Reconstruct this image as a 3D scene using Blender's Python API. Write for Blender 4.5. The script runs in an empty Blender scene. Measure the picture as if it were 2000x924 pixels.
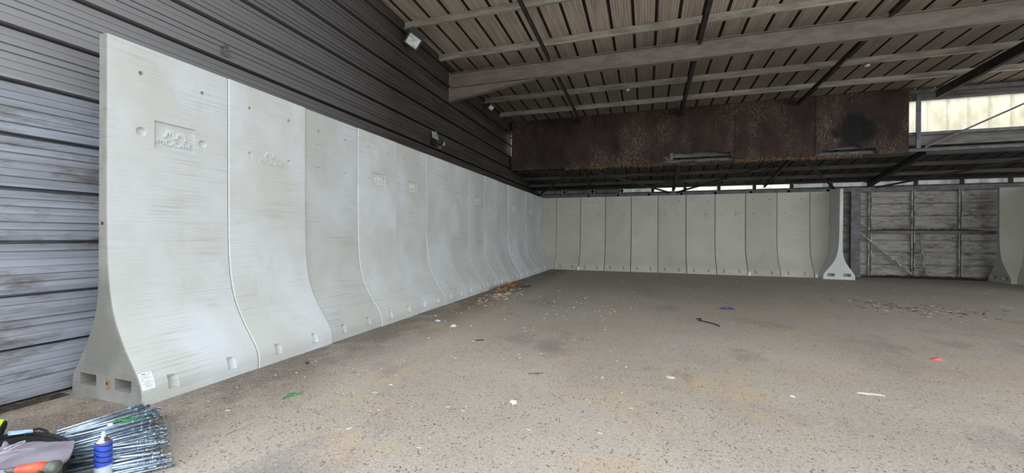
import bpy, math, random
from mathutils import Vector, Matrix
random.seed(7)
sc = bpy.context.scene
COL = sc.collection
# ------------------------------------------------------------ camera, sky, exposure
cd = bpy.data.cameras.new('camera'); cam = bpy.data.objects.new('camera', cd); COL.objects.link(cam)
cd.sensor_width = 36; cd.lens = 792.0/2000*36; cd.clip_start = .05; cd.clip_end = 400
R_ = (0.9495480, 0.3135495, 0.0067281); U_ = (-0.0066896, -0.0011987, 0.9999769); F_ = (-0.3135503, 0.9495711, -0.0009593)
M4 = Matrix(((R_[0], U_[0], -F_[0], 4.6056), (R_[1], U_[1], -F_[1], -2.5876), (R_[2], U_[2], -F_[2], 1.6795), (0, 0, 0, 1)))
cam.matrix_world = M4
sc.camera = cam
w = bpy.data.worlds.new('overcast_sky'); sc.world = w; w.use_nodes = True
bg = w.node_tree.nodes['Background']
bg.inputs[0].default_value = (0.90, 0.96, 1.0, 1); bg.inputs[1].default_value = 2.6
sc.view_settings.view_transform = 'Standard'; sc.view_settings.look = 'None'
sc.view_settings.gamma = 1; sc.view_settings.use_curve_mapping = False
sc.view_settings.exposure = 0.52
FRONT = -1.6      # the open front of the shed
XR = 24.0         # its far side, outside the frame
# daylight portal filling the shed's open front
ld = bpy.data.lights.new('front_opening_portal', 'AREA'); ld.shape = 'RECTANGLE'; ld.size = XR+1.3; ld.size_y = 7.4
ld.cycles.is_portal = True
lo = bpy.data.objects.new('front_opening_portal', ld); COL.objects.link(lo)
lo.location = ((XR-1.3)/2, FRONT-.02, 3.7); lo.rotation_euler = (math.radians(90), 0, 0)
ld2 = ld.copy(); ld2.size = 13.6; ld2.size_y = 7.4; l2 = bpy.data.objects.new('added_side_portal', ld2); COL.objects.link(l2)  # unseen side opening, added so daylight reaches the left row
l2.location = (XR+.02, 5.2, 3.7); l2.rotation_euler = (math.radians(90), 0, math.radians(90))

# ------------------------------------------------------------ helpers
def lin(c):
    return tuple(((v/255)/12.92 if v/255 <= .04045 else ((v/255+.055)/1.055)**2.4) for v in c) + (1,)
class NT:
    def __init__(s, name):
        s.m = bpy.data.materials.new(name); s.m.use_nodes = True; s.t = s.m.node_tree
        s.b = s.t.nodes['Principled BSDF']
        s.tc = s.t.nodes.new('ShaderNodeTexCoord'); s.oi = s.t.nodes.new('ShaderNodeObjectInfo')
    def n(s, k, **kw):
        x = s.t.nodes.new(k)
        for a, v in kw.items(): setattr(x, a, v)
        return x
    def L(s, a, b): s.t.links.new(a, b)
    def coords(s, scale=(1, 1, 1), rnd=True, rot=(0, 0, 0)):
        mp = s.n('ShaderNodeMapping'); mp.inputs['Scale'].default_value = scale; mp.inputs['Rotation'].default_value = rot
        s.L(s.tc.outputs['Object'], mp.inputs['Vector'])
        if rnd:
            mu = s.n('ShaderNodeMath', operation='MULTIPLY'); mu.inputs[1].default_value = 37
            s.L(s.oi.outputs['Random'], mu.inputs[0])
            cb = s.n('ShaderNodeCombineXYZ')
            for i in range(3): s.L(mu.outputs[0], cb.inputs[i])
            s.L(cb.outputs[0], mp.inputs['Location'])
        return mp.outputs[0]
    def noise(s, scale=1, stretch=(1, 1, 1), detail=6, rough=.6, lo=.4, hi=.6, rnd=True, rot=(0, 0, 0)):
        x = s.n('ShaderNodeTexNoise'); x.inputs['Scale'].default_value = scale
        x.inputs['Detail'].default_value = detail; x.inputs['Roughness'].default_value = rough
        s.L(s.coords(stretch, rnd, rot), x.inputs['Vector'])
        r = s.n('ShaderNodeMapRange'); r.inputs['From Min'].default_value = lo; r.inputs['From Max'].default_value = hi
        s.L(x.outputs[0], r.inputs['Value']); return r.outputs[0]
    def mix(s, fac, a, b, blend='MIX', k=1.0):
        x = s.n('ShaderNodeMix', data_type='RGBA', blend_type=blend)
        if isinstance(fac, (int, float)): x.inputs[0].default_value = fac
        else:
            if k != 1.0:
                m = s.n('ShaderNodeMath', operation='MULTIPLY'); m.inputs[1].default_value = k; s.L(fac, m.inputs[0]); fac = m.outputs[0]
            s.L(fac, x.inputs[0])
        for i, v in ((6, a), (7, b)):
            if isinstance(v, tuple): x.inputs[i].default_value = v
            else: s.L(v, x.inputs[i])
        return x.outputs[2]
    def band(s, axis, lo, hi):
        sp = s.n('ShaderNodeSeparateXYZ'); s.L(s.tc.outputs['Object'], sp.inputs[0])
        r = s.n('ShaderNodeMapRange'); r.inputs['From Min'].default_value = lo; r.inputs['From Max'].default_value = hi
        s.L(sp.outputs[axis], r.inputs['Value']); return r.outputs[0]
    def mul(s, a, b):
        m = s.n('ShaderNodeMath', operation='MULTIPLY'); s.L(a, m.inputs[0])
        if isinstance(b, (int, float)): m.inputs[1].default_value = b
        else: s.L(b, m.inputs[1])
        return m.outputs[0]
    def bump(s, h, strength=.3, dist=.01):
        x = s.n('ShaderNodeBump'); x.inputs['Strength'].default_value = strength; x.inputs['Distance'].default_value = dist
        s.L(h, x.inputs['Height']); s.L(x.outputs[0], s.b.inputs['Normal'])
    def fin(s, col, rough=.8, metal=0, spec=None):
        if isinstance(col, tuple): s.b.inputs['Base Color'].default_value = col
        else: s.L(col, s.b.inputs['Base Color'])
        s.b.inputs['Roughness'].default_value = rough; s.b.inputs['Metallic'].default_value = metal
        if spec is not None: s.b.inputs['Specular IOR Level'].default_value = spec
        return s.m
def simple(name, c, c2=None, scale=6, stretch=(1, 1, 1), rough=.7, metal=0, bump=0, spec=None):
    t = NT(name)
    if c2 is None: return t.fin(lin(c), rough, metal, spec)
    f = t.noise(scale, stretch)
    if bump: t.bump(f, bump)
    return t.fin(t.mix(f, lin(c), lin(c2)), rough, metal, spec)

def link(name, me, m=None, parent=None):
    o = bpy.data.objects.new(name, me); COL.objects.link(o)
    if m: me.materials.append(m)
    if parent: o.parent = parent
    return o
class MB:
    def __init__(s): s.v = []; s.f = []
    def add(s, vs, fs):
        k = len(s.v); s.v += [tuple(v) for v in vs]; s.f += [tuple(i+k for i in f) for f in fs]; return s
    def box(s, a, b):
        x0, y0, z0 = a; x1, y1, z1 = b
        return s.add([(x0,y0,z0),(x1,y0,z0),(x1,y1,z0),(x0,y1,z0),(x0,y0,z1),(x1,y0,z1),(x1,y1,z1),(x0,y1,z1)],
                     [(0,3,2,1),(4,5,6,7),(0,1,5,4),(1,2,6,5),(2,3,7,6),(3,0,4,7)])
    def bar(s, p, q, wd, ht, up=(0, 0, 1)):
        p = Vector(p); q = Vector(q); d = (q-p).normalized(); r = d.cross(Vector(up)).normalized(); u = r.cross(d)
        vs = []
        for c in (p, q):
            for a, b in ((-1,-1),(1,-1),(1,1),(-1,1)): vs.append(c + r*a*wd/2 + u*b*ht/2)
        return s.add(vs, [(0,1,2,3),(7,6,5,4),(0,4,5,1),(1,5,6,2),(2,6,7,3),(3,7,4,0)])
    def prof(s, p, q, pts, up=(0, 0, 1)):      # extrude closed 2-D outline (side, up) from p to q
        p = Vector(p); q = Vector(q); d = (q-p).normalized(); r = d.cross(Vector(up)).normalized(); u = r.cross(d); n = len(pts)
        vs = [c + r*a + u*b for c in (p, q) for a, b in pts]
        return s.add(vs, [tuple(range(n)), tuple(range(2*n-1, n-1, -1))] + [(i, i+n, (i+1) % n+n, (i+1) % n) for i in range(n)])
    def tube(s, pts, rad, n=10, caps=True):
        pts = [Vector(p) for p in pts]; rings = []
        rad = rad if isinstance(rad, (list, tuple)) else [rad]*len(pts)
        for i, p in enumerate(pts):
            d = (pts[min(i+1, len(pts)-1)] - pts[max(i-1, 0)]).normalized()
            a = Vector((0, 0, 1)) if abs(d.z) < .9 else Vector((1, 0, 0))
            r = d.cross(a).normalized(); u = r.cross(d)
            rings.append([p + (r*math.cos(t) + u*math.sin(t))*rad[i] for t in [2*math.pi*k/n for k in range(n)]])
        vs = [v for r in rings for v in r]; fs = []
        for i in range(len(pts)-1):
            for k in range(n): fs.append((i*n+k, i*n+(k+1) % n, (i+1)*n+(k+1) % n, (i+1)*n+k))
        if caps: fs += [tuple(range(n-1, -1, -1)), tuple((len(pts)-1)*n+k for k in range(n))]
        return s.add(vs, fs)
    def mesh(s, name, smooth=False):
        me = bpy.data.meshes.new(name); me.from_pydata(s.v, [], s.f); me.update()
        if smooth:
            for p in me.polygons: p.use_smooth = True
        return me
    def obj(s, name, m, parent=None, smooth=False): return link(name, s.mesh(name, smooth), m, parent)
def recalc(me):
    import bmesh
    b = bmesh.new(); b.from_mesh(me); bmesh.ops.recalc_face_normals(b, faces=b.faces); b.to_mesh(me); b.free(); return me
def tag(o, label, cat, group=None):
    o['label'] = label; o['category'] = cat
    if group: o['group'] = group
    return o
def struct(o): o['kind'] = 'structure'; return o
def empty(name, loc=(0, 0, 0), rz=0):
    o = bpy.data.objects.new(name, None); COL.objects.link(o); o.location = loc; o.rotation_euler = (0, 0, rz)
    o.empty_display_size = .1; return o
ORD = ['first','second','third','fourth','fifth','sixth','seventh','eighth','ninth','tenth','eleventh','twelfth','thirteenth','fourteenth','fifteenth','sixteenth','seventeenth','eighteenth']

# ------------------------------------------------------------ materials
def concrete(name, base, pale, grime, sheen=.75):
    t = NT(name)
    a = t.noise(1.1, (1, 1, .8), 5, .55, .42, .66)                # large cloudy pale patches
    c = t.mix(a, base, pale, k=sheen)
    st = t.noise(1.0, (1.3, 1.3, 75), 3, .6, .5, .68)           # brushed streaks along the panel
    pm = t.noise(1.6, (1, 1, 1), 3, .5, .42, .62)
    c = t.mix(t.mul(st, pm), c, grime, k=.45)
    d = t.noise(2.4, (1, 1, .35), 6, .7, .6, .85)
    c = t.mix(d, c, grime, k=.45)
    sp = t.noise(90, (1, 1, 1), 2, .5, .66, .74)
    c = t.mix(sp, c, lin((120, 120, 112)), k=.3)
    # each casting has its own tone
    r = t.n('ShaderNodeMapRange'); r.inputs['To Min'].default_value = .88; r.inputs['To Max'].default_value = 1.04
    t.L(t.oi.outputs['Random'], r.inputs['Value'])
    hs = t.n('ShaderNodeHueSaturation'); t.L(r.outputs[0], hs.inputs['Value']); t.L(c, hs.inputs['Color'])
    h = t.noise(1.0, (1.3, 1.3, 75), 3, .6, .3, .8)
    t.bump(h, .5, .004)
    return t.fin(hs.outputs[0], .75, 0, .35)
M_CON = concrete('cast_concrete', lin((192, 194, 189)), lin((208, 213, 220)), lin((146, 146, 140)))
M_CONB = concrete('cast_concrete_rear_dim', lin((180, 177, 165)), lin((192, 191, 184)), lin((138, 134, 122)), .5)  # same concrete, the rear's weaker, warmer light put into the colour
M_END = concrete('mottled_end_shade_concrete', lin((118, 117, 111)), lin((156, 155, 151)), lin((92, 88, 80)), .9)  # mottled concrete with the end face's shade put into its colour
M_LOGO = concrete('cast_concrete_lettering', lin((208, 211, 211)), lin((216, 219, 222)), lin((180, 180, 176)))

def floor_mat():
    t = NT('worn_concrete_floor')
    a = t.noise(.35, (1, 1, 1), 6, .6, .35, .65, False)
    c = t.mix(a, lin((168, 157, 146)), lin((186, 178, 168)))
    tan = t.noise(.55, (1, 1.3, 1), 5, .62, .50, .64, False, (0, 0, .6))
    c = t.mix(tan, c, lin((192, 169, 141)), k=.65)
    blue = t.noise(.7, (1, .6, 1), 4, .6, .56, .68, False)
    c = t.mix(blue, c, lin((122, 117, 119)), k=.6)
    # daylight's falloff toward the rear, painted into the slab
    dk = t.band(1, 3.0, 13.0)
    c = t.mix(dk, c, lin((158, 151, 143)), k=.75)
    # darker brown strip along the foot of the left row
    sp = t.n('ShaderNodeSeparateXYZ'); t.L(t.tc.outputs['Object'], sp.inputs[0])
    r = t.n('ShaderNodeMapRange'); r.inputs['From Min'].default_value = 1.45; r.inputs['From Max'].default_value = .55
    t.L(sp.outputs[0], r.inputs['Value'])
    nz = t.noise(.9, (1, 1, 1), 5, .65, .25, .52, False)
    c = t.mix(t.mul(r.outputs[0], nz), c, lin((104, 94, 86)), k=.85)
    s1 = t.noise(26, (1, 1, 1), 3, .7, .55, .70, False)
    c = t.mix(s1, c, lin((92, 84, 78)), k=.6)
    s2 = t.noise(70, (1, 1, 1), 3, .7, .50, .66, False)
    c = t.mix(s2, c, lin((108, 98, 90)), k=.5)
    s3 = t.noise(55, (1, 1.0, 1), 3, .7, .54, .66, False, (1, 0, 2))
    c = t.mix(s3, c, lin((226, 216, 202)), k=.4)
    v = t.n('ShaderNodeTexVoronoi'); v.inputs['Scale'].default_value = 38
    t.L(t.coords((1, 1, 1), False), v.inputs['Vector'])
    vr = t.n('ShaderNodeMapRange'); vr.inputs['From Min'].default_value = .22; vr.inputs['From Max'].default_value = .10
    t.L(v.outputs['Distance'], vr.inputs['Value'])
    c = t.mix(t.mul(vr.outputs[0], t.noise(9, (1, 1, 1), 2, .5, .5, .6, False)), c, lin((214, 204, 188)), k=.6)
    v2 = t.n('ShaderNodeTexVoronoi'); v2.inputs['Scale'].default_value = 30
    t.L(t.coords((1, 1, 1), False, (0, 0, 1)), v2.inputs['Vector'])
    vr2 = t.n('ShaderNodeMapRange'); vr2.inputs['From Min'].default_value = .3; vr2.inputs['From Max'].default_value = .18
    t.L(v2.outputs['Distance'], vr2.inputs['Value'])
    c = t.mix(t.mul(vr2.outputs[0], t.noise(7, (1, 1, 1), 2, .5, .5, .58, False)), c, lin((58, 52, 50)), k=.85)
    t.bump(s1, .4, .006)
    return t.fin(c, .82, 0, .3)
M_FLOOR = floor_mat()

def clad_mat(name, lowc, lowd, topc, topd, zsoot, stain=.5, clean_lit=None):
    t = NT(name)
    n1 = t.noise(2.0, (1, .25, 6), 6, .7, .42, .62, False)
    low = t.mix(n1, lowc, lowd, k=.6)
    n2 = t.noise(1.6, (1, .7, 2.6), 8, .75, .51, .66, False)
    low = t.mix(n2, low, lin((84, 72, 60)), k=stain)
    top = t.mix(n1, topc, topd)
    nf = t.noise(12, (1, .15, 5), 4, .7, .5, .75, False)
    top = t.mix(nf, top, lin((96, 92, 88)), k=.35)
    if zsoot > 5:
        fl_ = t.noise(2.2, (3, 1, 9), 6, .8, .52, .62, False); fm = t.noise(.7, (1, 1, 2), 3, .5, .42, .58, False)
        low = t.mix(t.mul(fl_, fm), low, lin((66, 50, 42)), k=.9)
    if clean_lit: top = t.mix(t.band(1, 6.0, -.5), top, clean_lit, k=.8)  # thinner soot near the open front, its daylight put into the colour too
    f = t.band(2, zsoot, zsoot+.04)
    return t.fin(t.mix(f, low, top), .55, 0, .4)
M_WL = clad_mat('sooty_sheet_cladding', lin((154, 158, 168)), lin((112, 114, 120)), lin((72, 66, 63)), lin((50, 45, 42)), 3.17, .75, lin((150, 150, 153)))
M_WR = clad_mat('rear_sheet_cladding', lin((164, 160, 154)), lin((120, 112, 104)), lin((90, 84, 78)), lin((60, 54, 50)), 9, .85)

def roof_mat():
    t = NT('roof_sheet_underside')
    n1 = t.noise(1.5, (8, .4, 1), 5, .6, .4, .65, False)
    c = t.mix(n1, lin((204, 190, 178)), lin((172, 158, 147)))
    wv = t.n('ShaderNodeTexWave', wave_type='BANDS', bands_direction='X'); wv.inputs['Scale'].default_value = 4.8
    wv.inputs['Distortion'].default_value = .3
    t.L(t.coords((1, 1, 1), False), wv.inputs['Vector'])
    c = t.mix(wv.outputs[1], c, lin((110, 100, 92)), k=.3)
    t.bump(wv.outputs[1], .5, .01)
    n2 = t.noise(2.5, (1, .6, 1), 6, .7, .6, .75, False)
    c = t.mix(n2, c, lin((92, 82, 74)), k=.5)
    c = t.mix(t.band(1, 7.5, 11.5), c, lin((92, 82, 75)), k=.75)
    return t.fin(c, .65, 0, .3)
M_ROOF = roof_mat()
M_ROOFD = simple('sooty_lean_to_sheet', (72, 66, 60), (46, 42, 39), 3, (5, .4, 1), .9)
M_RIB = simple('shaded_rib', (70, 60, 54), (48, 42, 38), 6, (1, .3, 1), .9)  # shade of the recessed grooves painted onto the rib faces
M_GALV = simple('galvanised_purlin', (184, 180, 168), (146, 142, 131), 3, (.4, 2, 2), .5, .25)
M_GALVD = simple('dull_galvanised_purlin', (112, 108, 102), (82, 78, 72), 3, (.4, 2, 2), .6, .1)
M_LP = simple('sooty_purlin', (84, 80, 75), (60, 57, 54), 3, (.4, 2, 2), .7)
M_STEEL = simple('grimy_steel_beam', (128, 117, 110), (112, 101, 94), 5, (.5, 1, 1.5), .7, .1, .2)
M_DARK = simple('dark_sooty_steel', (58, 52, 48), (40, 36, 34), 4, (1, 1, 1), .7, .1)
M_GREY = simple('grey_painted_steel', (108, 108, 112), (84, 84, 86), 4, (1, 1, 1), .6, .1)
M_GALVB = simple('bright_galvanised_post', (158, 164, 160), (96, 92, 84), 5, (1, 1, .7), .5, .2)
def brown_mat():
    t = NT('rusty_brown_board')
    c = t.mix(t.noise(1.6, (1, 1, .6), 5, .6, .4, .6, False), lin((66, 48, 42)), lin((48, 36, 32)))
    worn = t.noise(.55, (1, 1, .5), 4, .6, .50, .62, False)
    fine = t.noise(22, (1, 1, .5), 5, .8, .48, .60, False)
    c = t.mix(t.mul(worn, fine), c, lin((132, 120, 106)), k=.6)
    topr = t.band(2, 6.1, 6.75); fine2 = t.noise(16, (1, 1, .6), 5, .8, .50, .66, False); w2 = t.noise(.8, (1, 1, .3), 3, .5, .45, .6, False)
    c = t.mix(t.mul(t.mul(topr, fine2), w2), c, lin((122, 108, 94)), k=.7)
    drip = t.noise(3.0, (6, 1, .35), 4, .7, .58, .72, False)
    c = t.mix(drip, c, lin((32, 22, 20)), k=.7)
    lowr = t.band(2, 4.95, 4.62); low = t.noise(5, (1, 1, 4), 5, .7, .48, .62, False)
    c = t.mix(t.mul(lowr, low), c, lin((104, 78, 54)), k=.6)
    # scorched patch
    sp = t.n('ShaderNodeVectorMath', operation='DISTANCE'); sp.inputs[1].default_value = (11.55, 14.76, 5.45)
    mp = t.coords((1, 1, 1), False); t.L(mp, sp.inputs[0])
    ad = t.n('ShaderNodeMath', operation='ADD'); t.L(sp.outputs['Value'], ad.inputs[0])
    nn = t.noise(3, (1, 1, 1), 4, .6, .3, .7, False); t.L(t.mul(nn, .35), ad.inputs[1])
    rr = t.n('ShaderNodeMapRange'); rr.inputs['From Min'].default_value = .9; rr.inputs['From Max'].default_value = .65
    t.L(ad.outputs[0], rr.inputs['Value'])
    c = t.mix(rr.outputs[0], c, lin((20, 19, 19)), k=.92)
    r = t.n('ShaderNodeMapRange'); r.inputs['To Min'].default_value = .75; r.inputs['To Max'].default_value = 1.15
    t.L(t.oi.outputs['Random'], r.inputs['Value']); hs = t.n('ShaderNodeHueSaturation'); hs.inputs['Saturation'].default_value = .85
    t.L(r.outputs[0], hs.inputs['Value']); t.L(c, hs.inputs['Color'])
    return t.fin(hs.outputs[0], .8, 0, .25)
M_BROWN = brown_mat()
M_TORN = simple('torn_fibre_edge', (118, 90, 62), (62, 44, 34), 14, (1, 1, 2), .95, 0, .6)
def translucent(name, c, c2, mixf=.85):
    t = NT(name); t.t.nodes.remove(t.b)
    out = [n for n in t.t.nodes if n.type == 'OUTPUT_MATERIAL'][0]
    tr = t.n('ShaderNodeBsdfTranslucent'); df = t.n('ShaderNodeBsdfDiffuse'); mx = t.n('ShaderNodeMixShader')
    col = t.mix(t.noise(2.5, (1, 1, .5), 4, .6, .45, .7, False), lin(c), lin(c2))
    t.L(col, tr.inputs[0]); t.L(col, df.inputs[0]); mx.inputs[0].default_value = 1-mixf
    t.L(tr.outputs[0], mx.inputs[1]); t.L(df.outputs[0], mx.inputs[2]); t.L(mx.outputs[0], out.inputs[0])
    return t.m
M_CLEAR = translucent('weathered_rooflight_sheet', (196, 190, 170), (168, 158, 134))
M_CLEAR2 = translucent('dirty_eaves_rooflight', (178, 178, 168), (140, 138, 128))
M_CLEAR4 = translucent('blackened_eaves_rooflight', (34, 34, 32), (20, 20, 19))
M_CLEAR3 = translucent('sooty_eaves_rooflight', (96, 98, 92), (64, 64, 60))
M_DIRT = simple('swept_dirt', (66, 56, 48), (40, 34, 30), 14, (1, 1, 1), .95, 0, .5)

# ------------------------------------------------------------ shell
fl = MB(); fl.add([(-4, -4.3, 0), (XR+1, -4.3, 0), (XR+1, 19.6, 0), (-4, 19.6, 0)], [(0, 1, 2, 3)])
floor = struct(fl.obj('floor', M_FLOOR))
g = MB(); g.add([(-60, -70, -.005), (90, -70, -.005), (90, -4.3, -.005), (-60, -4.3, -.005)], [(0, 1, 2, 3)])
struct(g.obj('ground', simple('outdoor_yard_concrete', (178, 172, 164), (160, 154, 146), 1, (1, 1, 1), .9)))
ln = MB()
for i in range(13):
    y = 2.5+i*.35
    if i in (4, 9): continue
    ln.box((2.32+.01*math.sin(i*2.1), y, 0), (2.334+.01*math.sin(i*2.1), y+.33, .0015))
ln.obj('expansion_joint', simple('pale_joint_filler', (170, 164, 156), (130, 124, 116), 20), floor)

def tray_outline(z0, z1, pitch=.525, n=6, lip=.06, slot=.034):
    pts = []
    k = 0
    while z0 + k*pitch < z1 - .01:
        b = z0 + k*pitch; t = min(b+pitch, z1)
        pts += [(.0, b), (-.10, b+.003), (-.10, b+slot), (lip, b+slot+.002), (lip, b+slot+.032), (.0, b+slot+.045)]
        for j in range(1, n):
            z = b + .06 + j*(pitch-.06)/n
            if z+.035 > t: break
            d = (.012, .003, .008, .002, .011, .004, .009)[(j*3+k*5) % 7]
            pts += [(0.0, z-.004-d*.3), (-d*1.6, z-.003-d*.3), (-d*1.6, z+.003+d*.3), (0.003, z+.004+d*.3), (.0, z+.03)]
        pts += [(.0, t)]
        k += 1
    return pts
def clad_wall(name, m, x, y0, y1, z0, z1, face='x', **kw):
    pts = tray_outline(z0, z1, **kw); n = len(pts); mb = MB(); vs = []
    for e in (y0, y1):
        for d, z in pts: vs.append((x+d, e, z) if face == 'x' else (e, x-d, z))
    mb.add(vs, [(i, i+1, i+1+n, i+n) for i in range(n-1)])
    b = (x-.08, y0, z0, y1, z1)
    if face == 'x': mb.box((x-.17, y0, z0), (x-.11, y1, z1))
    else: mb.box((y0, x+.11, z0), (y1, x+.17, z1))
    o = mb.obj(name, m); return struct(o)
wl = clad_wall('wall_left', M_WL, -1.3, -3.0, 19.4, -.005, 7.6)
clad_wall('wall_back', M_WR, 19.3, -1.4, XR, 0, 3.8, 'y', slot=.05, n=5)
mr = MB(); mr.box((XR, 12, 0), (XR+.1, 19.4, 7.6)); struct(mr.obj('wall_right', M_WR))  # unseen side left open ahead of this wall to let in more daylight
def ribbed_roof(name, m, x0, x1, ya, za, yb, zb, phase=2.66, pitch=.538, rw=.075, rh=.06):
    mb = MB(); pts = []; k = math.ceil((x0-phase)/pitch)
    pts.append((x0, 0))
    while phase+k*pitch < x1-.1:
        c = phase+k*pitch
        if c-rw/2 > x0+.02: pts += [(c-rw/2, 0), (c-rw/2+.012, rh), (c+rw/2-.012, rh), (c+rw/2, 0)]
        k += 1
    pts.append((x1, 0)); n = len(pts)
    vs = [(x, ya, za+d) for x, d in pts]+[(x, yb, zb+d) for x, d in pts]
    vs += [(x0, ya, za+rh+.03), (x1, ya, za+rh+.03), (x1, yb, zb+rh+.03), (x0, yb, zb+rh+.03)]
    mb.add(vs, [(i, i+1, i+1+n, i+n) for i in range(n-1)]+[(2*n, 2*n+1, 2*n+2, 2*n+3)])
    o = mb.obj(name, m); o.data.materials.append(M_RIB)
    for i, p in enumerate(o.data.polygons):
        if i < n-1 and (pts[i][1] > 0 or pts[i+1][1] > 0): p.material_index = 1
    return struct(o)
RZ = lambda y: 7.14+(6.4-y)*.035
ribbed_roof('ceiling', M_ROOF, -1.4, XR, FRONT, RZ(FRONT), 15.15, RZ(15.15))
LZ = lambda y: 4.98-(y-15.05)*.165
ribbed_roof('ceiling_lean_to', M_ROOFD, -1.4, XR, 15.12, LZ(15.12), 19.42, LZ(19.42))

# upper rear wall between the two roofs: sheet below, rooflight sheet above
up = MB()
up.box((-1.3, 15.12, 4.9), (XR, 15.17, 5.32)); up.box((-1.3, 15.12, 6.43), (XR, 15.17, 6.86))
uw = struct(up.obj('wall_back_upper', M_GALVD))
rl = MB(); xs = []; x = -1.3
while x < 23.5:
    rl.add([(x, 15.10, 5.3), (x+.44, 15.10, 5.3), (x+.44, 15.10, 6.45), (x, 15.10, 6.45),
            (x+.47, 15.07, 5.3), (x+.47, 15.07, 6.45), (x+.51, 15.07, 5.3), (x+.51, 15.07, 6.45), (x+.54, 15.10, 5.3), (x+.54, 15.10, 6.45)],
           [(0, 1, 2, 3), (1, 4, 5, 2), (4, 6, 7, 5), (6, 8, 9, 7)])
    x += .54
struct(rl.obj('window_1', M_CLEAR))
fr = MB(); fr.box((-1.3, 14.99, 5.24), (XR, 15.06, 5.34)); fr.box((-1.3, 14.99, 6.42), (XR, 15.06, 6.5))
struct(fr.obj('trim_1', M_GREY))
# eaves rooflight strip along the rear wall
k = 2
for i in range(16):
    xa = -1.2+i*1.52+.1; p = MB()
    zt = 4.20
    p.add([(xa+.06, 19.32, 3.96), (xa+1.34, 19.32, 3.96), (xa+1.40, 19.32, 4.02), (xa+1.40, 19.32, zt-.05), (xa+1.34, 19.32, zt), (xa+.06, 19.32, zt), (xa, 19.32, zt-.05), (xa, 19.32, 4.02)], [tuple(range(8))])
    struct(p.obj('window_%d' % k, M_CLEAR2 if 3 < i < 8 else (M_CLEAR4 if i < 3 else M_CLEAR3))); k += 1
    q = MB(); q.box(((xa-.13 if i else -1.42), 19.29, 3.9), (xa+.01, 19.36, 4.3)); struct(q.obj('trim_%d' % k, M_DARK))
sb = MB(); sb.box((-1.3, 19.16, 3.74), (XR, 19.3, 3.90)); sb.box((-1.3, 19.14, 3.88), (XR, 19.3, 3.93)); struct(sb.obj('trim_eaves', M_GREY))
sb = MB(); sb.box((-1.3, 19.31, 3.80), (XR, 19.36, 3.99)); struct(sb.obj('trim_sill', M_DARK))
sb = MB(); sb.box((-1.3, 19.31, 4.18), (XR, 19.36, 4.32)); struct(sb.obj('trim_head', M_DARK))

# ------------------------------------------------------------ roof steelwork
def purlin(y, x0, x1, zt, h, m, label, lipx=.06):
    t = .012
    pts = [(-.07, 0), (-.07, -.02), (-t, -.02+0), (-t, -h), (lipx, -h), (lipx, -h+.03), (lipx-t, -h+.03), (lipx-t, -h+t), (t*0+.0, -h+t), (0, 0)]
    # z section facing the open front: web with top flange to the rear and lipped bottom flange forward
    pts = [(.0, 0), (-.06, 0), (-.06, -t), (-t, -t), (-t, -h+.0), (lipx, -h), (lipx, -h+.028), (lipx-.008, -h+.028), (lipx-.008, -h+t), (0, -h+t)]
    mb = MB(); mb.prof((x0, y, zt), (x1, y, zt), pts); recalc(me := mb.mesh('purlin'))
    return tag(link('purlin', me, m), label, 'roof purlin', 'roof purlins')
PY = [(-.4, 'over the shed\'s open front'), (1.0, 'overhead ahead of the front bay'), (2.8, 'overhead, third before the floodlight'), (4.6, 'just out ahead of the floodlight one')]
for y, s in PY: purlin(y, -1.29, XR-.05, RZ(y)-.005, .2, M_GALV, 'galvanised roof purlin %s' % s)
purlin(6.4, -1.29, XR-.05, RZ(6.4)-.005, .2, M_GALV, 'pale galvanised purlin with the large floodlight hanging at its left end')
purlin(8.2, -1.29, XR-.05, RZ(8.2)-.005, .21, M_GALV, 'pale galvanised purlin just in front of the big haunched roof beam')
purlin(10.0, -1.29, XR-.05, RZ(10)-.005, .2, M_GALVD, 'dull purlin hidden just behind the big haunched roof beam')
purlin(11.8, -1.29, XR-.05, RZ(11.8)-.005, .2, M_GALV, 'galvanised purlin with two round white lamps below it')
purlin(13.5, -1.29, XR-.05, RZ(13.5)-.005, .19, M_GALV, 'last pale purlin before the brown boarding')
for y, l in ((15.9, 'dull lean-to purlin nearest the brown boarding'), (17.1, 'middle purlin under the low lean-to roof'), (18.3, 'lean-to purlin nearest the rear eaves')):
    purlin(y, -1.29, XR-.05, LZ(y)-.005, .15, M_LP, l)
# big haunched beam
beam = empty('roof_beam', (-1.28, 8.95, 6.33)); tag(beam, 'large grimy steel roof beam with tapered haunch at the left wall', 'roof beam')
b = MB(); b.box((0, -.008, 0), (XR+1.2, .008, .43)); b.obj('web', M_STEEL, beam)
b = MB(); b.box((0, -.085, .425), (XR+1.2, .085, .445)); b.obj('top_flange', M_STEEL, beam)
b = MB(); b.box((0, -.085, -.01), (XR+1.2, .085, .006)); b.obj('bottom_flange', M_STEEL, beam)
b = MB(); b.add([(0, -.007, -.43), (2.75, -.007, -.01), (0, -.007, -.01), (0, .007, -.43), (2.75, .007, -.01), (0, .007, -.01)], [(0,1,2),(5,4,3),(0,3,4,1),(1,4,5,2),(2,5,3,0)])
b.bar((0, 0, -.43), (2.75, 0, -.015), .17, .016); b.obj('haunch', M_STEEL, beam)
b = MB(); b.box((-.012, -.1, -.45), (.012, .1, .46)); ep = b.obj('end_plate', M_STEEL, beam)
for i in range(7):
    for sy in (-.06, .06):
        q = MB(); q.tube([(.012, sy, -.38+i*.13), (.032, sy, -.38+i*.13)], .016, 6); q.obj('bolt', M_GALV, ep)
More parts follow.
